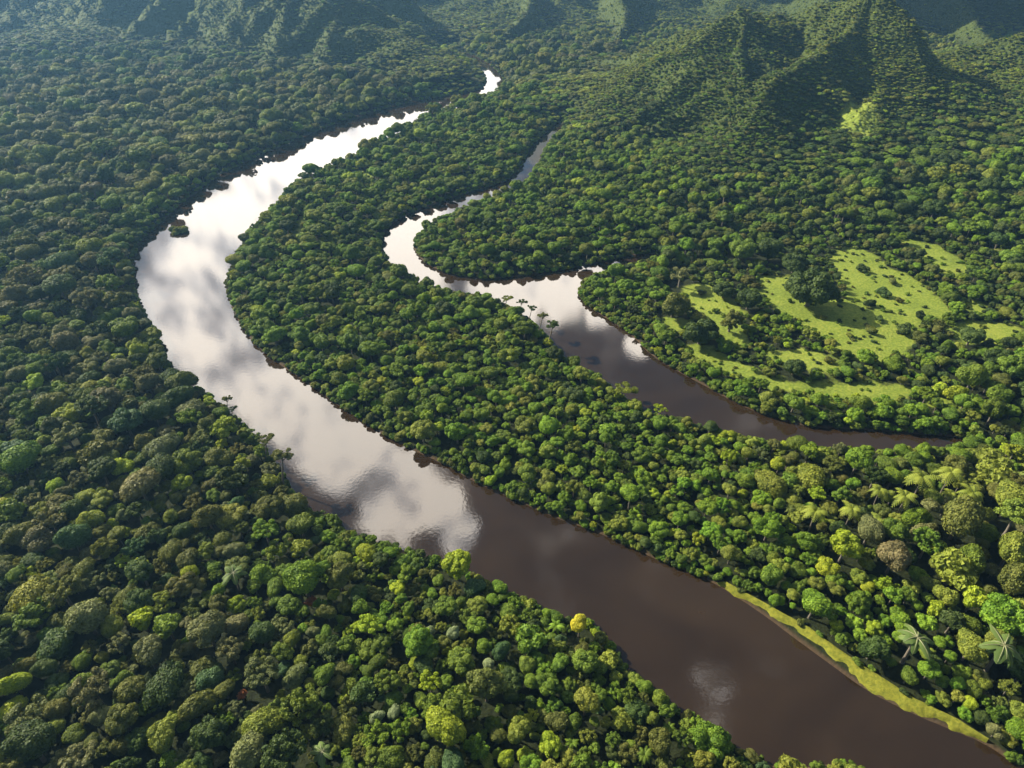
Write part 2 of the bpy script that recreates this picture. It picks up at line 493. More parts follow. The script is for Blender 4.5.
# grass bank by the water
def strip(lo, up, n_len=90, n_w=9):
    lo = np.array(lo, float); up = np.array(up, float)
    t = np.linspace(0, len(lo) - 1, n_len)
    def sample(P, z):
        X = np.interp(t, np.arange(len(P)), P[:, 0]); Y = np.interp(t, np.arange(len(P)), P[:, 1])
        return np.stack(unproj(X, Y, z), 1)
    A = sample(lo, 0.0); B = sample(up, 1.8)
    V = []
    for i in range(n_len):
        for j in range(n_w):
            s = j / (n_w - 1)
            p = A[i] * (1 - s) + B[i] * s
            wig = (vnoise(np.array([p[0] / 3]), np.array([p[1] / 3]))[0] - .5)
            z = -.35 + 2.9 * math.sin(min(1, s * 1.15) * 1.5) ** .9 + .35 * wig - (0.9 if j == n_w - 1 else 0)
            k = (1.6 * wig + 3.0 * (vnoise(np.array([p[0] / 9]), np.array([p[1] / 9]))[0] - .5)) * (1 - s)
            V.append((p[0] - k, p[1] - k, z))
    F = [(i * n_w + j, i * n_w + n_w + j, i * n_w + n_w + j + 1, i * n_w + j + 1) for i in range(n_len - 1) for j in range(n_w - 1)]
    return V, F


V, F = strip(BANK_LO, BANK_UP)
bank = link("grass_bank", mesh_quads("grass_bank", V, F, smooth=True), None, [make_bank_mat()]); bank['kind'] = 'structure'

# ------------------------------------------------------------------ crowns
CS_V, CS_F = cube_sphere(4)


def leaves_on(rng, C, Nn, size, spread=.55):
    n = len(C)
    d = Nn + spread * rng.normal(size=(n, 3)); d /= np.linalg.norm(d, axis=1)[:, None]
    t = np.cross(d, rng.normal(size=(n, 3))); t /= np.linalg.norm(t, axis=1)[:, None] + 1e-9
    b = np.cross(d, t)
    l = size * rng.uniform(.7, 1.35, n)[:, None]; w = l * rng.uniform(.5, .75, n)[:, None]
    V = np.stack([C - t * l, C - b * w - d * w * .15, C + t * l, C + b * w - d * w * .15], 1).reshape(-1, 3)
    F = np.arange(4 * n).reshape(-1, 4)
    return V, F


def trunk_mesh(r0=.075, r1=.03, z0=-2.7, z1=-.1, seg=7, limbs=(), rng=None):
    V = []; F = []
    def tube(pts, rads):
        b = len(V)
        for (p, r) in zip(pts, rads):
            for k in range(seg):
                a = 2 * math.pi * k / seg
                V.append((p[0] + r * math.cos(a), p[1] + r * math.sin(a), p[2]))
        for i in range(len(pts) - 1):
            for k in range(seg):
                F.append((b + i * seg + k, b + i * seg + (k + 1) % seg, b + (i + 1) * seg + (k + 1) % seg, b + (i + 1) * seg + k))
    tube([(0, 0, z0), (.01, .02, z0 * .66), (-.02, .01, z0 * .33), (0, 0, z1)], [r0 * 1.3, r0, r0 * .85, r1])
    for q in limbs:
        q = np.array(q)
        s = np.array([0, 0, z1 - .35])
        tube([s, s + (q - s) * .5 + np.array([0, 0, -.06]), q], [r1 * 1.1, r1 * .7, r1 * .3])
    return np.array(V), np.array(F)


def crown(seed, kind):
    """Leafy crown about one unit in radius: leaf faces over every clump and a rough body inside each."""
    rng = np.random.default_rng(seed)
    lumps = []                                     # centre, radii
    if kind == 'dome':
        lumps = [((rng.uniform(-.16, .16), rng.uniform(-.16, .16), -.05), (rng.uniform(.7, .85), rng.uniform(.7, .85), .74))]
        for _ in range(3):
            a = rng.uniform(0, 6.28); q = rng.uniform(.28, .45); r = rng.uniform(.45, .6)
            lumps.append(((q * math.cos(a), q * math.sin(a), rng.uniform(-.1, .2)), (r * rng.uniform(.9, 1.15), r, r * .95)))
        for _ in range(11):
            a = rng.uniform(0, 6.28); e = rng.uniform(.0, 1.2)
            lumps.append(((.62 * math.cos(a) * math.cos(e), .62 * math.sin(a) * math.cos(e), .5 * math.sin(e)), (rng.uniform(.2, .42),) * 3))
        n, ls, sprd = 3600, .060, .38
    elif kind == 'lumpy':
        lumps = [((0, 0, -.1), (.7, .7, .6))]
        for _ in range(26):
            a = rng.uniform(0, 6.28); e = math.asin(rng.uniform(-.25, .98)); q = rng.uniform(.58, .76)
            r = rng.uniform(.2, .36)
            lumps.append(((q * math.cos(a) * math.cos(e), q * math.sin(a) * math.cos(e), q * .85 * math.sin(e)), (r, r, r * .85)))
        n, ls, sprd = 3400, .066, .36
    elif kind == 'billow':
        lumps = [((0, 0, -.1), (.62, .62, .55))]
        for _ in range(9):
            a = rng.uniform(0, 6.28); e = math.asin(rng.uniform(-.1, .95)); q = rng.uniform(.45, .62)
            r = rng.uniform(.36, .52)
            lumps.append(((q * math.cos(a) * math.cos(e), q * math.sin(a) * math.cos(e), q * .8 * math.sin(e)), (r, r, r * .85)))
        n, ls, sprd = 3200, .068, .36
    elif kind == 'cluster':
        for _ in range(44):
            a = rng.uniform(0, 6.28); q = math.sqrt(rng.uniform(0, 1)) * .86
            z = rng.uniform(-.25, .75) * math.sqrt(max(.05, 1 - q * q))
            r = rng.uniform(.12, .24)
            lumps.append(((q * math.cos(a), q * math.sin(a), z), (r, r, r * .8)))
        n, ls, sprd = 3600, .06, .5
    elif kind == 'spread':
        for _ in range(15):
            a = rng.uniform(0, 6.28); q = rng.uniform(.2, .85)
            r = rng.uniform(.14, .27)
            lumps.append(((q * math.cos(a), q * math.sin(a), rng.uniform(.1, .4) * (1.1 - q)), (r, r, r * .42)))
        n, ls, sprd = 1500, .06, .8
    elif kind == 'bush':
        for _ in range(16):
            a = rng.uniform(0, 6.28); q = math.sqrt(rng.uniform(0, 1)) * .7
            r = rng.uniform(.25, .42)
            lumps.append(((q * math.cos(a), q * math.sin(a), rng.uniform(-.4, .2)), (r, r, r * .9)))
        n, ls, sprd = 1800, .085, .4
    elif kind == 'broad':                           # few big leaves
        lumps = [((0, 0, -.1), (.55, .55, .45))]
        for _ in range(12):
            a = rng.uniform(0, 6.28); e = math.asin(rng.uniform(-.2, .95)); q = rng.uniform(.5, .65)
            r = rng.uniform(.25, .4)
            lumps.append(((q * math.cos(a) * math.cos(e), q * math.sin(a) * math.cos(e), q * .8 * math.sin(e)), (r, r, r * .8)))
        n, ls, sprd = 900, .14, .45
    C = np.array([l[0] for l in lumps]); R = np.array([l[1] for l in lumps])
    area = (R[:, 0] * R[:, 0]); pick = rng.choice(len(C), size=n * 4, p=area / area.sum())
    d = rng.normal(size=(n * 4, 3)); d /= np.linalg.norm(d, axis=1)[:, None]
    keep = d[:, 2] > -.55; pick = pick[keep]; d = d[keep]
    rough = 1 + .26 * (rng.random(len(d)) - .6)
    P = C[pick] + d * R[pick] * rough[:, None]
    inside = np.zeros(len(P), bool)
    for k in range(len(C)):
        q = ((P - C[k]) / R[k]); inside |= (np.einsum('ij,ij->i', q, q) < .82) & (pick != k)
    P = P[~inside][:n]; d = d[~inside][:n]; pk = pick[~inside][:n]
    nn = d / R[pk]; nn /= np.linalg.norm(nn, axis=1)[:, None]
    V, F = leaves_on(rng, P, nn, ls, sprd)
    lump_v = rng.uniform(-.22, .22, len(C))
    lv = np.clip(.5 + lump_v[pk] + rng.normal(0, .2, len(P)), 0, 1)
    Vs = [V]; Fs = [F]; ls_ = [lv]; off = len(V)
    for k in range(len(C)):
        s = .84 if kind in ('dome', 'lumpy', 'billow', 'bush', 'broad') else .6
        vv = CS_V * R[k] * s * (1 + .12 * (rng.random((len(CS_V), 1)) - .5)) + C[k]
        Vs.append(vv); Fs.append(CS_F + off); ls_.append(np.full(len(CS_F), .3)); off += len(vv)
    V = np.concatenate(Vs); F = np.concatenate(Fs); lv = np.concatenate(ls_)
    sh = rng.uniform(-.12, .12, 4)
    V = V @ np.array([[1 + sh[0], sh[1], 0], [sh[2], 1 + sh[3], 0], [0, 0, 1]])
    limbs = C[rng.choice(len(C), min(len(C), 9), replace=False)] if kind in ('spread', 'cluster') else []
    tv, tf = trunk_mesh(limbs=limbs)
    return (V, F, lv), (tv, tf)


def frond(rng, a, L=1.0, wid=.2, arch=.55, rise=.35, n=9, feather=True):
    """One palm frond: leaflets along a drooping rib."""
    V = []; F = []
    ca, sa = math.cos(a), math.sin(a)
    pts = []
    for i in range(n + 1):
        t = i / n
        pts.append(np.array([ca * L * (t - .12 * t * t), sa * L * (t - .12 * t * t), rise * t - arch * t * t]))
    side = np.array([-sa, ca, 0])
    for i in range(n):
        p, q = pts[i], pts[i + 1]
        t = (i + .5) / n
        w = wid * math.sin(math.pi * min(1, .12 + .88 * t)) ** .7
        for s in (-1, 1):
            m = (p + q) / 2; fw = (q - p)
            if feather:
                tip = m + side * s * w + fw * .9 + np.array([0, 0, -.35 * w])
                b = len(V)
                V += [p, p + fw * .85, tip + fw * .15, tip - fw * .2]
                F.append((b, b + 1, b + 2, b + 3) if s > 0 else (b, b + 3, b + 2, b + 1))
    return np.array(V), np.array(F)


def blade(rng, a, L=1.0, wid=.22, rise=.25, arch=.4, n=8):
    """One big oblong leaf (with its rib apart): a folded, drooping blade."""
    V = []; F = []; RV = []; RF = []
    ca, sa = math.cos(a), math.sin(a); side = np.array([-sa, ca, 0]); up = np.array([0, 0, 1.0])
    for i in range(n + 1):
        t = i / n
        tt = .12 + .88 * t
        c = np.array([ca * L * tt, sa * L * tt, rise * tt - arch * tt * tt])
        w = wid * (math.sin(math.pi * min(1, .04 + .96 * t)) ** .6) * (1 + .12 * math.sin(t * 19 + a))
        V += [c - side * w - up * .25 * w, c + up * .02, c + side * w - up * .25 * w]
    for i in range(n):
        b = i * 3
        F += [(b, b + 1, b + 4, b + 3), (b + 1, b + 2, b + 5, b + 4)]
    for i in range(n + 1):
        t = i / n
        c = np.array([ca * L * t, sa * L * t, rise * t - arch * t * t + .04]); w = .022 * (1.1 - t)
        RV += [c - side * w, c + up * w * 1.5, c + side * w]
    for i in range(n):
        b = i * 3
        RF += [(b, b + 1, b + 4, b + 3), (b + 1, b + 2, b + 5, b + 4)]
    return np.array(V), np.array(F), np.array(RV), np.array(RF)


def palm_crown(seed):
    rng = np.random.default_rng(seed)
    Vs = []; Fs = []; lv = []; off = 0
    for k in range(15):
        a = k * 2.399 + rng.uniform(-.2, .2); hi = k / 15
        v, f = frond(rng, a, L=rng.uniform(.85, 1.05), wid=.17, rise=.15 + .75 * hi, arch=.75 - .1 * hi)
        Vs.append(v); Fs.append(f + off); off += len(v); lv.append(np.full(len(f), rng.uniform(.3, .8)))
    V = np.concatenate(Vs); F = np.concatenate(Fs); lv = np.concatenate(lv)
    return (V, F, lv), trunk_mesh(.05, .04, z1=.02)


KINDS = ['dome', 'dome', 'dome', 'dome', 'dome', 'lumpy', 'lumpy', 'lumpy', 'lumpy', 'billow', 'billow', 'billow', 'cluster', 'cluster', 'cluster', 'cluster', 'broad', 'broad', 'spread', 'spread', 'bush', 'bush', 'palm']
PROTO = []
for i, k in enumerate(KINDS):
    PROTO.append(palm_crown(100 + i) if k == 'palm' else crown(100 + i, k))
KIDX = {k: [i for i, q in enumerate(KINDS) if q == k] for k in set(KINDS)}

# ------------------------------------------------------------------ where the trees stand
TINTS = {
    'olive': (.098, .112, .022), 'dark': (.048, .076, .016), 'mid': (.095, .148, .016), 'grey': (.122, .135, .048), 'lime': (.21, .27, .018),
    'yellow': (.42, .39, .03), 'vivid': (.112, .185, .015), 'blue': (.058, .108, .036), 'silver': (.22, .27, .13), 'brown': (.135, .118, .05),
    'rust': (.26, .10, .035), 'moss': (.15, .18, .025)}
PAL = {   # zone palettes
    'left': dict(olive=5, grey=3, mid=4, moss=2, dark=4, lime=.35, blue=.3),
    'near': dict(mid=5, vivid=2.5, olive=2.5, moss=3, lime=.9, dark=2, blue=.25),
    'strip': dict(vivid=6, mid=5, moss=3, dark=1, lime=.7, olive=.6),
    'vivid': dict(vivid=6, mid=3, moss=2, lime=1, dark=1),
    'corner': dict(olive=3, moss=4, mid=3, vivid=1.5, lime=.7, grey=1.2, dark=1),
    'hill': dict(dark=4, mid=4, vivid=1.5, olive=2, moss=.8),
    'ridge': dict(moss=6, olive=1.5, mid=1.5, lime=1),
    'far': dict(olive=4, mid=3, moss=4.5, grey=3, dark=1.5),
}
CTRL = [(50, 700, 10, 'left'), (250, 700, 10, 'left'), (430, 720, 9, 'near'), (560, 720, 9.5, 'near'), (640, 700, 9, 'near'), (780, 765, 9, 'near'), (620, 650, 8.5, 'near'),
        (300, 560, 9, 'near'), (400, 590, 8, 'near'), (220, 540, 9.5, 'left'), (60, 450, 12, 'left'), (60, 560, 11, 'left'), (60, 300, 14, 'left'), (200, 430, 11, 'left'), (130, 380, 13, 'left'),
        (60, 150, 17, 'far'), (300, 90, 17, 'far'), (180, 110, 17, 'far'), (300, 280, 9, 'strip'), (300, 220, 10, 'strip'), (450, 370, 8.5, 'strip'), (400, 330, 9, 'strip'), (560, 460, 8, 'strip'),
        (680, 500, 7.6, 'vivid'), (760, 560, 8, 'vivid'), (620, 450, 7.8, 'vivid'), (830, 600, 8.5, 'vivid'), (850, 500, 11, 'corner'), (980, 520, 14, 'corner'), (980, 610, 14, 'corner'), (910, 670, 9, 'vivid'),
        (1000, 700, 10, 'corner'), (700, 340, 8, 'vivid'), (640, 320, 7.5, 'vivid'), (830, 415, 8.5, 'strip'), (930, 400, 10, 'strip'), (990, 370, 14, 'hill'), (600, 180, 9, 'strip'), (500, 240, 8, 'strip'),
        (620, 230, 9, 'strip'), (750, 200, 10, 'hill'), (680, 240, 11, 'hill'), (900, 180, 13, 'hill'), (1000, 150, 14, 'hill'), (700, 120, 9.5, 'hill'), (700, 50, 10, 'ridge'), (800, 40, 10, 'ridge'), (640, 100, 10, 'ridge'), (400, 180, 10, 'strip'),
        (480, 115, 12, 'strip'), (560, 65, 16, 'far'), (420, 60, 15, 'ridge'), (350, 60, 14, 'hill'), (850, 110, 8, 'ridge')]
cx, cy = unproj(np.array([c[0] for c in CTRL]), np.array([c[1] for c in CTRL]), 6)
cD = np.array([c[2] for c in CTRL], float)
PALK = list(PAL)
cP = np.array([PALK.index(c[3]) for c in CTRL])


def zone(x, y):
    """Local crown size and palette, by distance-scaled nearness to the control points."""
    d = np.hypot(x[:, None] - cx[None], y[:, None] - cy[None]) / (30 + .12 * cy[None])
    w = 1 / (d ** 3 + .05)
    D = (w * cD).sum(1) / w.sum(1)
    j = (d + .35 * RNG.random(d.shape) + .0).argmin(1)
    return D, cP[j]


ZL = 330.0
# special trees read from the photo: pixel x, y, size in pixels, crown, tint, stretch, label
S = [
    (580, 624, 21, 'billow', 'yellow', 1.0, "bright yellow tree crown at the edge of the brown river"),
    (457, 565, 29, 'lumpy', 'lime', 1.0, "tall rounded lime green tree standing out over the near river bank"),
    (506, 759, 18, 'dome', 'lime', 1.0, "small round bright lime crown, almost a perfect disc"),
    (429, 632, 14, 'dome', 'silver', 1.3, "small pale silvery crown, left one of a pale pair"),
    (453, 633, 14, 'dome', 'silver', 1.0, "small pale silvery crown, right one of a pale pair"),
    (501, 651, 22, 'dome', 'blue', 1.2, "smooth oval blue-green crown amid lumpy lime crowns"),
    (489, 664, 14, 'dome', 'silver', 1.1, "pale round crown tucked beside the oval blue-green one"),
    (377, 717, 17, 'dome', 'silver', 1.3, "pale silvery oval crown, left one of two touching ovals"),
    (394, 712, 16, 'dome', 'silver', 1.3, "pale silvery oval crown, right one of two touching ovals"),
    (517, 729, 30, 'billow', 'moss', 1.1, "large olive yellow crown above the small lime disc"),
    (142, 619, 27, 'broad', 'lime', 1.1, "bright lime crown of broad leaves among dark olive trees"),
    (112, 626, 23, 'dome', 'moss', 1.0, "mossy rounded crown just left of the bright broad-leaved lime one"),
    (14, 684, 33, 'dome', 'lime', 1.5, "long yellowish lime crown against dark olive neighbours"),
    (72, 537, 38, 'dome', 'blue', 1.5, "very big smooth bluish oval crown on the shaded near slope"),
    (110, 525, 16, 'broad', 'lime', 1.3, "small lime crown right of the very big bluish oval"),
    (207, 629, 40, 'dome', 'grey', 1.2, "large grey-green dome with a fine mossy surface"),
    (147, 652, 38, 'billow', 'grey', 1.2, "large billowy grey-green crown left of the mossy grey dome"),
    (197, 705, 38, 'dome', 'olive', 1.7, "long narrow olive crown slanting up to the right"),
    (160, 737, 38, 'billow', 'moss', 1.2, "wide mossy yellow-green crown left of the long narrow olive one"),
    (283, 752, 48, 'cluster', 'dark', 1.2, "wide dark green crown of many small leaf clusters"),
    (303, 577, 40, 'dome', 'vivid', 1.1, "big fresh green dome overlooking the river bend"),
    (122, 718, 30, 'lumpy', 'olive', 1.0, "lumpy olive crown left of the wide mossy yellow-green crown"),
    (310, 602, 15, 'cluster', 'rust', 1.5, "small rust brown dying crown below the big fresh green dome"),
    (242, 695, 12, 'cluster', 'rust', 1.2, "tiny rust tinted crown right of the long narrow olive one"),
    (895, 556, 33, 'dome', 'brown', 1.0, "rounded brownish grey crown among green trees"),
    (972, 646, 35, 'dome', 'moss', 1.25, "smooth olive oval crown between the two star-shaped big-leaved trees"),
    (935, 609, 24, 'broad', 'lime', 1.5, "glowing lime crown of broad leaves above the star-shaped tree"),
    (974, 598, 32, 'broad', 'lime', 1.4, "large lime crown of broad leaves above the smooth olive oval"),
    (1012, 549, 42, 'dome', 'moss', 1.4, "large mossy dome, upper one of two side by side"),
    (1016, 579, 44, 'dome', 'olive', 1.3, "large olive dome, lower one of two side by side"),
    (871, 529, 32, 'dome', 'grey', 1.2, "smooth grey-green crown up and left of the brownish crown"),
    (896, 530, 25, 'lumpy', 'mid', 1.0, "round mid green lumpy crown directly above the brownish crown"),
    (846, 545, 33, 'lumpy', 'lime', 1.0, "bright lumpy lime crown left of the brownish crown"),
    (963, 516, 54, 'dome', 'olive', 1.6, "very wide flat olive crown below the yellow-green palms"),
    (1013, 497, 40, 'dome', 'moss', 1.2, "big mossy crown right of the yellow-green palms"),
    (812, 288, 50, 'lumpy', 'dark', 1.1, "big dark tree standing alone in the grassy clearing"),
    (724, 290, 21, 'lumpy', 'dark', 1.0, "dark round tree on the left part of the clearing"),
    (749, 300, 25, 'billow', 'dark', 1.0, "dark billowy tree between the lone big tree and the river"),
    (731, 322, 29, 'cluster', 'olive', 1.2, "spreading olive tree low in the left clearing"),
    (701, 332, 33, 'lumpy', 'dark', 1.0, "dark lumpy tree at the left rim of the clearing"),
    (674, 305, 36, 'billow', 'olive', 1.2, "broad olive tree by the mouth of the narrow side arm"),
    (681, 275, 36, 'spread', 'grey', 1.3, "flat grey-green tree above the broad olive one by the side arm"),
    (742, 249, 27, 'lumpy', 'mid', 1.0, "tall green tree at the upper left rim of the clearing"),
    (770, 250, 28, 'billow', 'dark', 1.0, "tall dark tree at the upper rim of the clearing"),
    (795, 263, 25, 'lumpy', 'dark', 1.0, "dark tree just above the lone big clearing tree"),
    (795, 367, 22, 'lumpy', 'dark', 1.0, "dark tree on the lowest grass patch of the clearing"),
    (178, 230, 19, 'bush', 'moss', 1.2, "leafy bush islet standing in the bright water of the river"),
]
UMB = [(266, 440, 15, "olive"), (282, 456, 21, "grey"), (227, 399, 10, "olive"), (233, 409, 8, "dark"), (522, 302, 9, "dark"), (532, 308, 9, "dark"), (543, 316, 11, "olive"), (553, 325, 15, "dark"),
       (624, 390, 23, "moss"), (660, 409, 13, "lime"), (507, 299, 11, "moss")]
PALMS = [(816, 511, 30), (853, 509, 27), (906, 496, 29), (923, 477, 36), (952, 472, 33), (974, 493, 30), (951, 493, 21), (880, 490, 25)]
BIGLEAF = [(917, 638, 44), (1004, 646, 44), (233, 573, 28), (322, 752, 26)]


def place_px(px, py, size, hk):
    """Crown centre and diameter of a tree seen at a pixel with a size in pixels; hk = centre height over diameter."""
    z = 8.0; d = 10.0
    for _ in range(6):
        x, y = unproj(px, py, z)
        dep = float(project(x, y, z)[2])
        d = size * dep / FPX
        g = float(ground_z(np.array([x]), np.array([y]))[0])
        z = max(g, 0) + hk * d
    return float(x), float(y), float(z), float(d)


T = dict(x=[], y=[], z=[], d=[], st=[], rot=[], k=[], tint=[], tag=[], sq=[])


def put(x, y, z, d, st, rot, k, tint, tag, sq):
    for a, b in zip(('x', 'y', 'z', 'd', 'st', 'rot', 'k', 'tint', 'tag', 'sq'), (x, y, z, d, st, rot, k, tint, tag, sq)):
        T[a].append(b)


cell = 24.0
hashg = {}


def clash(x, y, r, f):
    ci, cj = int(x // cell), int(y // cell)
    for i in (ci - 1, ci, ci + 1):
        for j in (cj - 1, cj, cj + 1):
            for (a, b, q) in hashg.get((i, j), ()):
                if (a - x) ** 2 + (b - y) ** 2 < (f * (r + q)) ** 2:
                    return True
    return False


def claim(x, y, r):
    hashg.setdefault((int(x // cell), int(y // cell)), []).append((x, y, r))


def jit(c, rng=random):
    v = rng.uniform(.82, 1.2)
    return tuple(min(.6, q * v * rng.uniform(.92, 1.08)) for q in c)


for (px, py, sz, kd, tn, st, lab) in S:
    hk = .12 if kd == 'bush' else .42 if 240 < py < 400 else 1.05 if tn == 'yellow' else .8
    x, y, z, d = place_px(px, py, sz / math.sqrt(st), hk)
    rot = random.uniform(.5, 1.1) if st > 1.15 else random.uniform(0, 6.28)
    put(x, y, z, d, st, rot, random.choice(KIDX[kd]), TINTS[tn], ('special', lab, kd, tn), 1.0)
    claim(x, y, d * .66)
for (px, py, sz, tn) in UMB:
    x, y, z, d = place_px(px, py, sz * 1.25, 1.25)
    for z in np.arange(10.0, 26.0, 1.0):
        x, y = (float(q) for q in unproj(px, py, z))
        if float(river_sdf(np.array([x]), np.array([y]))[0]) > .8:
            break
    z = float(z)
    put(x, y, z, d, 1, random.uniform(0, 6.28), random.choice(KIDX['spread']), TINTS[tn], ('umbrella', '', 'spread', tn), 1.0)
for (px, py, sz) in PALMS:
    x, y, z, d = place_px(px, py, sz, 1.05)
    put(x, y, z, d, 1, random.uniform(0, 6.28), KIDX['palm'][0], (.165, .20, .026), ('palm', '', 'palm', 'lime'), 1.0)
    claim(x, y, d * .36)
for (px, py, sz) in BIGLEAF:
    x, y, z, d = place_px(px, py, sz, 1.0)
    put(x, y, z, d, 1, random.uniform(0, 6.28), -1, (.075, .115, .028), ('bigleaf', '', 'bigleaf', 'lime'), 1.0)
    claim(x, y, d * .40)


def visible(x, y, mx=110, my_lo=130, my_hi=60):
    px, py, dp = project(x, y, np.zeros_like(x) + 5)
    return (px > -mx - 40) & (px < W + mx) & (py < H + my_lo)


bands = [(70, 200), (200, 330), (330, 480), (480, 650), (650, 850), (850, 1100), (1100, 1400), (1400, 1800), (1800, 2400), (2400, 3300)]
WT = {'left': dict(dome=4, lumpy=3, billow=2.5, cluster=4, broad=1), 'near': dict(dome=2, lumpy=4, billow=2.5, cluster=5, broad=1.6, palm=.12),
      'strip': dict(dome=.5, lumpy=6, billow=4, cluster=2, broad=.5), 'vivid': dict(dome=.3, lumpy=6, billow=3, cluster=2, broad=1),
      'corner': dict(dome=4, lumpy=3, billow=2, cluster=3, broad=2.5, palm=.35), 'hill': dict(dome=1, lumpy=6, billow=4, cluster=1),
      'ridge': dict(lumpy=5, billow=4, dome=2), 'far': dict(dome=2, lumpy=5, billow=4, cluster=.6)}
for (y0, y1) in bands:
    far = y0 >= 1800
    xm = (y1 * .80 + 150) * 1.0 + 40
    grow = 1 + max(0, (y0 - 1300) / 1800)
    Dm = 7.5 * grow
    for (fac, dens) in ((1.75, .07), (1.3, .25), (.98, 1.1), (.75, 2.6), (.52, 3.2)):
        if (far and fac < .9) or (y0 >= 1100 and fac < .6):
            continue
        n = int(2 * xm * (y1 - y0) / (Dm * Dm) * dens)
        x = RNG.uniform(-xm, xm, n); y = RNG.uniform(y0, y1, n)
        m = visible(x, y); x = x[m]; y = y[m]
        if len(x) == 0:
            continue
        D, pz = zone(x, y)
        hh = hills(x, y)
        D = D * grow * (.85 if far else 1) * (1 - (.38 + .1 * sstep(1250, 1400, y)) * sstep(8, 40, hh))
        d = D * fac * RNG.uniform(.88, 1.12, len(x))
        rd = river_sdf(x, y); gd = grass_sdf(x, y)
        gz_ = ground_z(x, y, rd)
        bd = bank_sdf(x, y)
        ok = (rd > .34 * d) & (bd > .30 * d)
        clr = (CLEAR(x, y) < 0)
        d = d * np.where(clr, .8, 1.0)
        ok &= ~clr | (RNG.random(len(x)) < .42)
        ing = gd < .32 * d
        ok &= RNG.random(len(x)) > (.03 + .68 * sstep(1300, 1450, y) - .4 * sstep(1850, 2000, y)) * sstep(6, 30, hh)
        ok &= ~ing | ((RNG.random(len(x)) < .14) & (fac < .8))
        # size also drops the tree height on grass (shrubs)
        for i in np.nonzero(ok)[0]:
            r = d[i] / 2
            if clash(x[i], y[i], r, .66):
                continue
            claim(x[i], y[i], r)
            zn = PALK[pz[i]]
            if hh[i] > 25 and zn in ('strip', 'vivid'):
                zn = 'hill'
            w = WT[zn]; kd = random.choices(list(w), list(w.values()))[0]
            p = PAL[zn]; tn = random.choices(list(p), list(p.values()))[0]
            st = random.uniform(1.0, 1.25) if kd != 'dome' else random.uniform(1.05, 1.55)
            hk = random.uniform(.36, .88) if not ing[i] else .3
            if rd[i] < 16 and y[i] > 560:
                hk += .3 if x[i] < -330 and y[i] < 1000 else 0
            if hh[i] > 8:
                hk *= .5
            if clr[i]:
                hk *= .62
            if ing[i]:
                kd = 'bush'; d[i] *= .8
            # taller inland, lower right at the water
            z = gz_[i] + hk * d[i] * (.72 + .28 * sstep(2, 16, np.array([rd[i]]))[0])
            sq = random.uniform(.75, 1.05) * (1 if hh[i] < 12 else .62 if y[i] < 1300 else .5)
            rot = random.uniform(.3, 1.3) if (zn == 'left' and kd == 'dome') else random.uniform(0, 6.28)
            put(float(x[i]), float(y[i]), float(z), float(d[i]), st, rot, random.choice(KIDX[kd]), jit(TINTS[tn]), ('canopy', '', kd, tn), sq)

# low growth along the water's edge
for P in (P_MAIN, P_SIDE):
    A = P; B = np.roll(P, -1, 0)
    for a, b in zip(A, B):
        L = float(np.hypot(*(b - a)))
        yy = (a[1] + b[1]) / 2
        step = 2.6 + yy / 350
        nrm = np.array([b[1] - a[1], -(b[0] - a[0])]) / (L + 1e-9)
        for _ in range(max(1, int(L / step + random.random()))):
            t = random.random(); p = a + (b - a) * t
            dd = random.uniform(3.2, 6.0) * (1 + yy / 2500)
            for sgn in (1, -1):
                q = p + nrm * sgn * (dd * random.uniform(.12, .6))
                if not visible(np.array([q[0]]), np.array([q[1]]))[0]:
                    continue
                rdq = float(river_sdf(q[:1], q[1:])[0])
                if rdq < .1 * dd or float(bank_sdf(q[:1], q[1:])[0]) < dd * .5:
                    continue
                tn = random.choice(['mid', 'vivid', 'dark', 'olive', 'mid', 'moss'])
                put(float(q[0]), float(q[1]), .25 * dd + .6, dd, 1.1, random.uniform(0, 6.28), random.choice(KIDX['bush'] + KIDX['lumpy'][:1]), jit(TINTS[tn]), ('bank', '', 'bush', tn), 1.0)
                break

# light shrubs and bushes of the clearing
CLX = [(742, 590, 9), (772, 606, 7), (801, 622, 10), (820, 634, 8), (858, 662, 11), (872, 668, 8), (905, 692, 10), (930, 703, 9), (955, 391, 26), (940, 388, 18), (968, 398, 16), (863, 268, 13), (884, 292, 15), (921, 314, 13), (905, 328, 18), (868, 352, 9), (824, 317, 8), (870, 302, 13), (893, 281, 10), (840, 300, 7), (812, 330, 9), (850, 335, 8),
       (775, 318, 9), (760, 285, 8), (790, 300, 6), (872, 330, 12), (880, 318, 9), (900, 300, 8), (835, 270, 8), (702, 292, 9), (716, 310, 8), (830, 360, 11), (845, 372, 12), (815, 372, 13), (770, 372, 14), (742, 352, 12), (760, 345, 12), (860, 366, 14)]
for i, (px, py, sz) in enumerate(CLX):
    x, y, z, d = place_px(px, py, sz, .3)
    tn = 'lime' if 8 <= i < 11 else random.choice(['dark', 'olive', 'mid', 'moss'])
    put(x, y, z, d, random.uniform(1, 1.3), random.uniform(0, 6), random.choice(KIDX['bush']), jit(TINTS[tn]), ('shrub', '', 'bush', tn), .9)

for k in ('x', 'y', 'z', 'd', 'st', 'rot', 'sq'):
    T[k] = np.array(T[k], float)
T['k'] = np.array(T['k']); NT = len(T['x'])
PX, PY, DEP = project(T['x'], T['y'], T['z'])
SZ = T['d'] * FPX / DEP
print("trees:", NT)

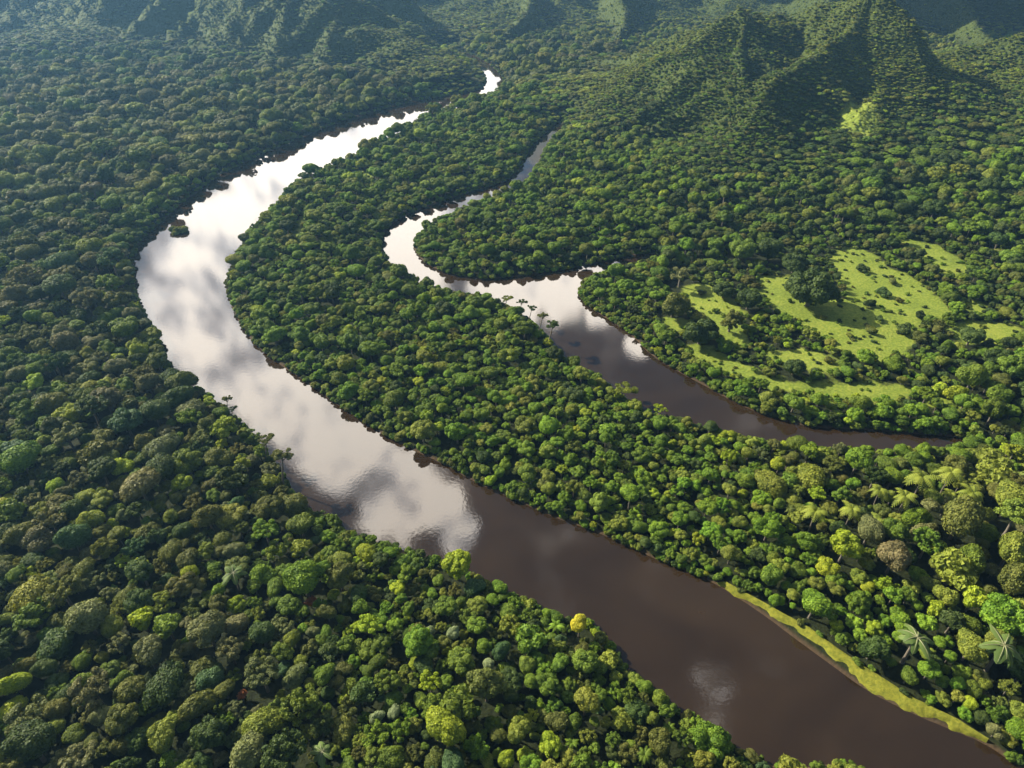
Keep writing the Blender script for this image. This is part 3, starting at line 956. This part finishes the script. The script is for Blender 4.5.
# ------------------------------------------------------------------ the trees that show largest, each a thing of its own
in_frame = (PX > -2) & (PX < W + 2) & (PY > 0) & (PY < H + 4)
MAXI = 262
is_can = np.array([t[0] == 'canopy' for t in T['tag']])
cand = np.nonzero(in_frame & is_can)[0]
cand = cand[np.argsort(-SZ[cand])][:MAXI - len(S)]
single = set(cand.tolist()) | {i for i, t in enumerate(T['tag']) if t[0] in ('special', 'umbrella', 'palm', 'bigleaf', 'shrub')}

CW = {'olive': 'olive', 'dark': 'dark green', 'mid': 'mid green', 'grey': 'grey-green', 'lime': 'lime green', 'yellow': 'yellow', 'vivid': 'fresh green', 'blue': 'blue-green',
      'silver': 'pale silvery', 'brown': 'brownish', 'rust': 'rusty', 'moss': 'mossy yellow-green'}
SW = {'dome': 'smooth domed', 'lumpy': 'lumpy', 'billow': 'billowy', 'cluster': 'loosely clustered', 'broad': 'broad-leaved', 'spread': 'flat spreading', 'bush': 'bushy', 'palm': 'palm', 'bigleaf': 'star-shaped'}
LAND = {  # short names of the trees that stand out
    0: "yellow tree by the river", 1: "tall lime tree by the river", 2: "small lime disc", 5: "oval blue-green crown", 9: "large olive yellow crown", 10: "bright broad-leaved lime crown",
    13: "very big bluish oval crown", 15: "large mossy grey dome", 17: "long narrow olive crown", 19: "wide dark clustered crown", 20: "big fresh green dome", 12: "long yellowish lime crown",
    24: "brownish grey crown", 25: "smooth olive oval crown", 33: "very wide flat olive crown", 32: "bright lumpy lime crown", 35: "lone dark clearing tree", 27: "large lime broad-leaved crown"}
ORD = ['nearest', 'second', 'third', 'fourth', 'fifth', 'sixth', 'seventh', 'eighth', 'ninth', 'tenth']
DIRS = [('right of', 1, 0), ('left of', -1, 0), ('above', 0, -1), ('below', 0, 1)]


def look(i):
    return (CW[T['tag'][i][3]], SW[T['tag'][i][2]])


singles = sorted(single)
used = set()
LABEL = {}
noun = {'special': 'tree', 'canopy': 'tree', 'umbrella': 'tree', 'shrub': 'shrub', 'palm': 'palm', 'bigleaf': 'tree'}
for i in singles:
    kind = T['tag'][i][0]
    if kind == 'special':
        LABEL[i] = T['tag'][i][1]; used.add(LABEL[i])
for i in singles:
    if i in LABEL:
        continue
    kind = T['tag'][i][0]
    best = None
    for li, ln in LAND.items():
        for (dn, ux, uy) in DIRS:
            def rel(j):
                ax, ay = PX[j] - PX[li], PY[j] - PY[li]
                along = ax * ux + ay * uy; across = abs(ax * uy) + abs(ay * ux)
                return along if along > 0 and across <= along else None
            r = rel(i)
            if r is None:
                continue
            # everything of the same look in that quarter, the singled-out trees and the mass alike
            rank = sum(1 for j in singles if j != i and look(j) == look(i) and noun[T['tag'][j][0]] == noun[kind] and (q := rel(j)) is not None and q < r) if kind != 'special' else 0
            if rank >= len(ORD):
                continue
            c = (rank * 60 + r, rank, dn, ln)
            if best is None or c < best:
                lab = f"{look(i)[0]} {look(i)[1]} {noun[kind]}, {ORD[rank]}{'' if rank == 0 else ' nearest'} {dn} the {ln}"
                if kind == 'palm':
                    lab = f"yellow-green feathery palm, {ORD[rank]}{' one' if rank == 0 else ' nearest one'} {dn} the {ln}"
                if lab not in used:
                    best = c; bl = lab
    if best is None:
        bl = f"{look(i)[0]} {look(i)[1]} {noun[kind]} in the dense canopy"
    LABEL[i] = bl; used.add(bl)
bl_names = ["star-shaped pale-ribbed tree right above the lime grass bank", "star-shaped pale-ribbed tree right of the smooth olive oval crown",
            "pale-ribbed big-leaved tree up and left of the big fresh green dome", "low big-leaved bright tree right of the wide dark clustered crown"]

crown_me = []; trunk_me = []
for i, ((v, f, lv), (tv, tf)) in enumerate(PROTO):
    a = mesh_quads(KINDS[i] + "_crown", v, f, attrs={'lv': ('FLOAT', 'FACE', lv.astype(np.float32))}); a.materials.append(CROWN)
    b = mesh_quads(KINDS[i] + "_trunk", tv, tf, smooth=True); b.materials.append(BARK)
    crown_me.append(a); trunk_me.append(b)

NAME = {'canopy': 'rainforest_tree', 'special': 'rainforest_tree', 'umbrella': 'riverside_tree', 'shrub': 'shrub', 'palm': 'palm_tree'}
CAT = {'canopy': 'tree', 'special': 'tree', 'umbrella': 'tree', 'shrub': 'shrub', 'palm': 'palm tree', 'bigleaf': 'tree'}
GRP = {'canopy': 'rainforest trees', 'special': 'rainforest trees', 'umbrella': 'thin trees leaning over the river', 'shrub': 'shrubs of the clearing', 'palm': 'palms by the bend of the side river', 'bigleaf': 'big-leaved trees'}
nb = 0
for i in singles:
    kind = T['tag'][i][0]
    x, y, z, d, st = (T[q][i] for q in ('x', 'y', 'z', 'd', 'st'))
    s = d / 2
    gz0 = float(ground_z(np.array([x]), np.array([y]))[0])
    nm = 'big_leaved_tree' if kind == 'bigleaf' else NAME[kind]
    if T['tag'][i][2] == 'bush' and kind == 'special':
        nm = 'river_bush'
    root = bpy.data.objects.new(nm, None); COL.objects.link(root)
    root.empty_display_size = 1; root.location = (x, y, gz0)
    root['label'] = LABEL[i]; root['category'] = CAT[kind]; root['group'] = GRP[kind]
    if nm == 'river_bush':
        root['category'] = 'bush'; del root['group']
    sc = (s * math.sqrt(st), s / math.sqrt(st), s * T['sq'][i])
    if kind == 'bigleaf':
        root['label'] = bl_names[nb]; nb += 1
        rng = np.random.default_rng(900 + i)
        nl = 11
        for k in range(nl):
            v, f, rv, rf = blade(rng, k * 2 * math.pi / nl + rng.uniform(-.28, .28), L=rng.uniform(.55, 1.08), wid=rng.uniform(.16, .26), rise=rng.uniform(.0, .5), arch=rng.uniform(.3, .8))
            me = mesh_quads("leaf", v, f, attrs={'lv': ('FLOAT', 'FACE', np.full(len(f), rng.uniform(.3, .8), np.float32))}, smooth=True)
            lf = link("leaf", me, root, [CROWN]); lf.location = (0, 0, z - gz0); lf.scale = (s, s, s); lf['tint'] = list(T['tint'][i])
            rb = link("rib", mesh_quads("rib", rv, rf), lf, [RIB])
        t = link("trunk", trunk_me[0], root); t.location = (0, 0, z - gz0); t.scale = (s, s, (z - gz0) / 2.6)
        continue
    k = int(T['k'][i])
    if kind == 'palm':
        rng = np.random.default_rng(300 + i)
        for q in range(15):
            a = q * 2.399 + rng.uniform(-.2, .2); hi = q / 15
            v, f = frond(rng, a, L=rng.uniform(.65, 1.1), wid=.23, rise=.1 + .7 * hi + rng.uniform(-.12, .12), arch=.8 - .1 * hi + rng.uniform(-.1, .2))
            me = mesh_quads("frond", v, f, attrs={'lv': ('FLOAT', 'FACE', np.full(len(f), rng.uniform(.3, .8), np.float32))})
            fr = link("frond", me, root, [CROWN]); fr.location = (0, 0, z - gz0); fr.scale = (s, s, s); fr['tint'] = list(T['tint'][i])
    else:
        c = link("crown", crown_me[k], root); c.location = (0, 0, z - gz0); c.scale = sc; c.rotation_euler = (0, 0, T['rot'][i]); c['tint'] = list(T['tint'][i])
    t = link("trunk", trunk_me[k], root); t.location = (0, 0, z - gz0); t.rotation_euler = (0, 0, T['rot'][i])
    t.scale = (s, s, max(.3, (z - gz0) / 2.55))
    if kind == 'umbrella':                              # rooted inland, leaning out over the water
        best = max(((float(river_sdf(np.array([x + 4 * math.cos(a)]), np.array([y + 4 * math.sin(a)]))[0]), a) for a in np.linspace(0, 6.2, 24)))
        bx, by = x + 4 * math.cos(best[1]), y + 4 * math.sin(best[1])
        gb = float(ground_z(np.array([bx]), np.array([by]))[0])
        root.location = (bx, by, gb)
        c.location = (x - bx, y - by, z - gb); t.location = c.location
        v = Vector((x - bx, y - by, z - gb)); t.rotation_mode = 'QUATERNION'; t.rotation_quaternion = v.to_track_quat('Z', 'Y'); t.scale = (s, s, v.length / 2.6)

# ------------------------------------------------------------------ the forest beyond them : one object
rest = np.array([i for i in range(NT) if i not in single])
Vs = []; Fs = []; mi = []; lvs = []; pr = []; off = 0
for i, ((v, f, lv), (tv, tf)) in enumerate(PROTO):
    Vs += [v, tv]; Fs += [f + off, tf + off + len(v)]
    off += len(v) + len(tv)
    mi += [np.zeros(len(f)), np.ones(len(tf))]; lvs += [lv, np.full(len(tf), .5)]
    pr += [np.full(len(v) + len(tv), i)]
n0 = off
Vs.append(np.stack([T['x'][rest], T['y'][rest], T['z'][rest]], 1)); pr.append(np.full(len(rest), -1))
nv = n0 + len(rest)
idx = np.full(nv, -1, np.int32); idx[n0:] = T['k'][rest]
s = T['d'][rest] / 2
scl = np.ones((nv, 3), np.float32); scl[n0:] = np.stack([s * np.sqrt(T['st'][rest]), s / np.sqrt(T['st'][rest]), s * T['sq'][rest]], 1)
rot = np.zeros((nv, 3), np.float32); rot[n0:, 2] = T['rot'][rest]
tin = np.ones((nv, 4), np.float32); tin[n0:, :3] = np.array([T['tint'][i] for i in rest])
me = mesh_quads("forest", np.concatenate(Vs), np.concatenate(Fs), mat_idx=np.concatenate(mi), attrs={
    'lv': ('FLOAT', 'FACE', np.concatenate(lvs).astype(np.float32)), 'proto': ('INT', 'POINT', np.concatenate(pr).astype(np.int32)), 'which': ('INT', 'POINT', idx),
    'scl': ('FLOAT_VECTOR', 'POINT', scl), 'rot': ('FLOAT_VECTOR', 'POINT', rot), 'tint': ('FLOAT_COLOR', 'POINT', tin)})
forest = link("forest", me, None, [CROWN, BARK]); forest['kind'] = 'stuff'
ng = bpy.data.node_groups.new("forest_planting", 'GeometryNodeTree')
ng.interface.new_socket("Geometry", in_out='INPUT', socket_type='NodeSocketGeometry')
ng.interface.new_socket("Geometry", in_out='OUTPUT', socket_type='NodeSocketGeometry')
gi = ng.nodes.new('NodeGroupInput'); go = ng.nodes.new('NodeGroupOutput'); jn = ng.nodes.new('GeometryNodeJoinGeometry')
L = ng.links.new


def attr(name, typ):
    n = ng.nodes.new('GeometryNodeInputNamedAttribute'); n.data_type = typ; n.inputs[0].default_value = name
    return n.outputs[0]


def equal(sock, v):
    c = ng.nodes.new('FunctionNodeCompare'); c.data_type = 'INT'; c.operation = 'EQUAL'
    L(sock, c.inputs['A'] if False else [q for q in c.inputs if q.name == 'A' and q.type == 'INT'][0])
    [q for q in c.inputs if q.name == 'B' and q.type == 'INT'][0].default_value = v
    return c.outputs[0]


pa = attr('proto', 'INT'); wa = attr('which', 'INT'); sa = attr('scl', 'FLOAT_VECTOR'); ra = attr('rot', 'FLOAT_VECTOR')
for i in range(len(PROTO)):
    sep = ng.nodes.new('GeometryNodeSeparateGeometry'); sep.domain = 'POINT'
    L(gi.outputs[0], sep.inputs['Geometry']); L(equal(pa, i), sep.inputs['Selection'])
    pts = ng.nodes.new('GeometryNodeSeparateGeometry'); pts.domain = 'POINT'
    L(gi.outputs[0], pts.inputs['Geometry']); L(equal(wa, i), pts.inputs['Selection'])
    mp = ng.nodes.new('GeometryNodeMeshToPoints'); L(pts.outputs[0], mp.inputs[0])
    ins = ng.nodes.new('GeometryNodeInstanceOnPoints')
    L(mp.outputs[0], ins.inputs['Points']); L(sep.outputs[0], ins.inputs['Instance']); L(sa, ins.inputs['Scale'])
    e2r = ng.nodes.new('FunctionNodeEulerToRotation'); L(ra, e2r.inputs[0]); L(e2r.outputs[0], ins.inputs['Rotation'])
    L(ins.outputs[0], jn.inputs[0])
L(jn.outputs[0], go.inputs[0])
md = forest.modifiers.new("planting", 'NODES'); md.node_group = ng

# ------------------------------------------------------------------ haze
def haze_box():
    x0, x1, y0, y1, z0, z1 = -17000, 17000, -700, 17000, -5, 345
    V = [(x, y, z) for z in (z0, z1) for (x, y) in ((x0, y0), (x1, y0), (x1, y1), (x0, y1))]
    F = [(3, 2, 1, 0), (4, 5, 6, 7), (0, 1, 5, 4), (1, 2, 6, 5), (2, 3, 7, 6), (3, 0, 4, 7)]
    m, nt = new_mat("haze_air")
    v = N(nt, 'ShaderNodeVolumePrincipled', i={'Density': .000048, 'Anisotropy': .35, 'Color': (.28, .60, 1.0, 1)})
    o = N(nt, 'ShaderNodeOutputMaterial'); nt.links.new(v.outputs[0], o.inputs['Volume'])
    h = link("haze", mesh_quads("haze", V, F), None, [m]); h['kind'] = 'stuff'


haze_box()

# ------------------------------------------------------------------ two cloud banks beyond the frame: mirrored in the far water, shading the far ranges
def cloud(cx_, cy_, rx, ry, z, n, seed):
    rng = np.random.default_rng(seed)
    Vc, Fc = cube_sphere(14)
    # one closed lumpy body, flat below
    a = np.arctan2(Vc[:, 1], Vc[:, 0])
    dirs = rng.normal(size=(n, 3)); dirs /= np.linalg.norm(dirs, axis=1)[:, None]; rad = rng.uniform(.25, .6, n)
    bump = np.zeros(len(Vc))
    for d_, r_ in zip(dirs, rad):
        q = np.clip(1 - np.linalg.norm(Vc - d_, axis=1) / r_, 0, 1)
        bump = np.maximum(bump, np.sqrt(q) * r_ * .55)
    P = Vc * (0.85 + bump)[:, None]
    P[:, 2] = np.where(P[:, 2] < 0, P[:, 2] * .25, P[:, 2])
    P = P * np.array([rx, ry, 190]) + np.array([cx_, cy_, z])
    m, nt = new_mat("cloud_vapour")
    nz = N(nt, 'ShaderNodeTexNoise', i={'Scale': 2.0, 'Detail': 6.0})
    r = N(nt, 'ShaderNodeValToRGB'); r.color_ramp.elements[0].color = (.82, .83, .85, 1); r.color_ramp.elements[1].color = (.9, .9, .9, 1)
    nt.links.new(nz.outputs[0], r.inputs[0])
    d1 = N(nt, 'ShaderNodeBsdfDiffuse'); d2 = N(nt, 'ShaderNodeBsdfTranslucent'); mx = N(nt, 'ShaderNodeMixShader', i={0: .45})
    nt.links.new(r.outputs[0], d1.inputs[0]); nt.links.new(r.outputs[0], d2.inputs[0])
    nt.links.new(d1.outputs[0], mx.inputs[1]); nt.links.new(d2.outputs[0], mx.inputs[2])
    o = N(nt, 'ShaderNodeOutputMaterial'); nt.links.new(mx.outputs[0], o.inputs[0])
    c = link("cloud", mesh_quads("cloud", P, Fc, smooth=True), None, [m]); c['kind'] = 'structure'


cloud(1080, 3150, 1150, 1080, 520, 40, 1)
cloud(-2190, 2970, 600, 650, 520, 30, 2)

# ------------------------------------------------------------------ sky, clouds and sun
SUN_EL = math.radians(31); SUN_AZ = math.atan2(-.87, .50)      # from +Y towards +X
sd = Vector((math.cos(SUN_EL) * math.sin(SUN_AZ), math.cos(SUN_EL) * math.cos(SUN_AZ), math.sin(SUN_EL)))
sun_d = bpy.data.lights.new("sun", 'SUN'); sun_d.energy = 5.0; sun_d.angle = math.radians(.6); sun_d.color = (1, .91, .75)
sun = bpy.data.objects.new("sun", sun_d); COL.objects.link(sun)
sun.rotation_euler = sd.to_track_quat('Z', 'Y').to_euler()

wd = bpy.data.worlds.new("World"); SC.world = wd; wd.use_nodes = True
nt = wd.node_tree; nt.nodes.clear(); L = nt.links.new
sky = N(nt, 'ShaderNodeTexSky', sky_type='NISHITA', sun_disc=False, sun_elevation=SUN_EL, sun_rotation=SUN_AZ % (2 * math.pi), altitude=0, air_density=1.0, dust_density=1.0)
bg = N(nt, 'ShaderNodeBackground', i={'Strength': .044}); L(sky.outputs[0], bg.inputs[0])
tc = N(nt, 'ShaderNodeTexCoord')
# cloud banks by direction: where the river mirrors them
CL = [(200, 265, 95), (245, 340, 85), (180, 320, 70), (290, 400, 75), (345, 440, 62), (400, 485, 48), (440, 505, 26), (462, 535, 22), (285, 195, 70), (345, 150, 60), (410, 118, 60), (490, 75, 60),
      (565, 288, 50), (600, 312, 26), (520, 285, 50), (405, 240, 60), (440, 215, 45), (470, 195, 40), (640, 345, 16)]
msum = None
for (px, py, r) in CL:
    u = (px - 512) / FPX; v = (384 - py) / FPX
    d = Vector((u, cp + v * sp, -(-sp + v * cp))); k = d.length; d.normalize()
    vd = N(nt, 'ShaderNodeVectorMath', operation='DISTANCE', i={1: tuple(d)}); L(tc.outputs['Generated'], vd.inputs[0])
    mr = N(nt, 'ShaderNodeMapRange', interpolation_type='SMOOTHSTEP', i={1: 0.0, 2: 1.55 * r / FPX / k, 3: 1.0, 4: 0.0}); L(vd.outputs['Value'], mr.inputs[0])
    if msum is None:
        msum = mr.outputs[0]
    else:
        mxx = N(nt, 'ShaderNodeMath', operation='MAXIMUM'); L(msum, mxx.inputs[0]); L(mr.outputs[0], mxx.inputs[1]); msum = mxx.outputs[0]
n1 = N(nt, 'ShaderNodeTexNoise', i={'Scale': 9.0, 'Detail': 7.0, 'Roughness': .55}); L(tc.outputs['Generated'], n1.inputs['Vector'])
n2 = N(nt, 'ShaderNodeTexNoise', i={'Scale': 12.0, 'Detail': 7.0, 'Roughness': .6}); L(tc.outputs['Generated'], n2.inputs['Vector'])
a1 = N(nt, 'ShaderNodeMath', operation='MULTIPLY_ADD', i={1: 2.1}); L(n1.outputs[0], a1.inputs[0])
mm = N(nt, 'ShaderNodeMath', operation='ADD', i={1: -1.05}); L(msum, mm.inputs[0]); L(mm.outputs[0], a1.inputs[2])
dens = N(nt, 'ShaderNodeMapRange', interpolation_type='SMOOTHSTEP', i={1: .26, 2: .54, 3: 0.0, 4: 1.0}); L(a1.outputs[0], dens.inputs[0])
gray = N(nt, 'ShaderNodeMapRange', interpolation_type='SMOOTHSTEP', i={1: .34, 2: .54, 3: .26, 4: 1.0}); L(n2.outputs[0], gray.inputs[0])
cc = N(nt, 'ShaderNodeMixRGB', i={1: (0.80, .84, .95, 1), 2: (1.0, .91, .80, 1)}); L(gray.outputs[0], cc.inputs[0])
CLOUD_L = 3.7
gs = N(nt, 'ShaderNodeMath', operation='MULTIPLY', i={1: CLOUD_L}); L(gray.outputs[0], gs.inputs[0])
wisp = N(nt, 'ShaderNodeMapRange', interpolation_type='SMOOTHSTEP', i={1: .05, 2: .5, 3: 0.0, 4: .16}); L(a1.outputs[0], wisp.inputs[0])
dmx = N(nt, 'ShaderNodeMath', operation='MAXIMUM'); L(dens.outputs[0], dmx.inputs[0]); L(wisp.outputs[0], dmx.inputs[1]); dens = dmx
sxyz = N(nt, 'ShaderNodeSeparateXYZ'); L(tc.outputs['Generated'], sxyz.inputs[0])
low = N(nt, 'ShaderNodeMapRange', i={1: .12, 2: .55, 3: .42, 4: 1.0}); L(sxyz.outputs['Z'], low.inputs[0])      # clouds near the horizon are dimmed by the air
gl = N(nt, 'ShaderNodeMath', operation='MULTIPLY'); L(gs.outputs[0], gl.inputs[0]); L(low.outputs[0], gl.inputs[1])
cb = N(nt, 'ShaderNodeBackground'); L(cc.outputs[0], cb.inputs[0]); L(gl.outputs[0], cb.inputs[1])
ms = N(nt, 'ShaderNodeMixShader'); L(dens.outputs[0], ms.inputs[0]); L(bg.outputs[0], ms.inputs[1]); L(cb.outputs[0], ms.inputs[2])
wo = N(nt, 'ShaderNodeOutputWorld'); L(ms.outputs[0], wo.inputs[0])
wd.cycles.sampling_method = 'MANUAL'; wd.cycles.sample_map_resolution = 512

# ------------------------------------------------------------------ render settings
SC.render.engine = 'CYCLES'
SC.view_settings.view_transform = 'Standard'; SC.view_settings.look = 'None'; SC.view_settings.gamma = 1; SC.view_settings.exposure = 1.4
SC.cycles.use_denoising = True
try:
    SC.cycles.denoiser = 'OPENIMAGEDENOISE'
except Exception:
    pass
SC.cycles.max_bounces = 5; SC.cycles.diffuse_bounces = 3; SC.cycles.glossy_bounces = 2; SC.cycles.transmission_bounces = 2; SC.cycles.volume_bounces = 0
SC.cycles.use_adaptive_sampling = True; SC.cycles.adaptive_threshold = .02
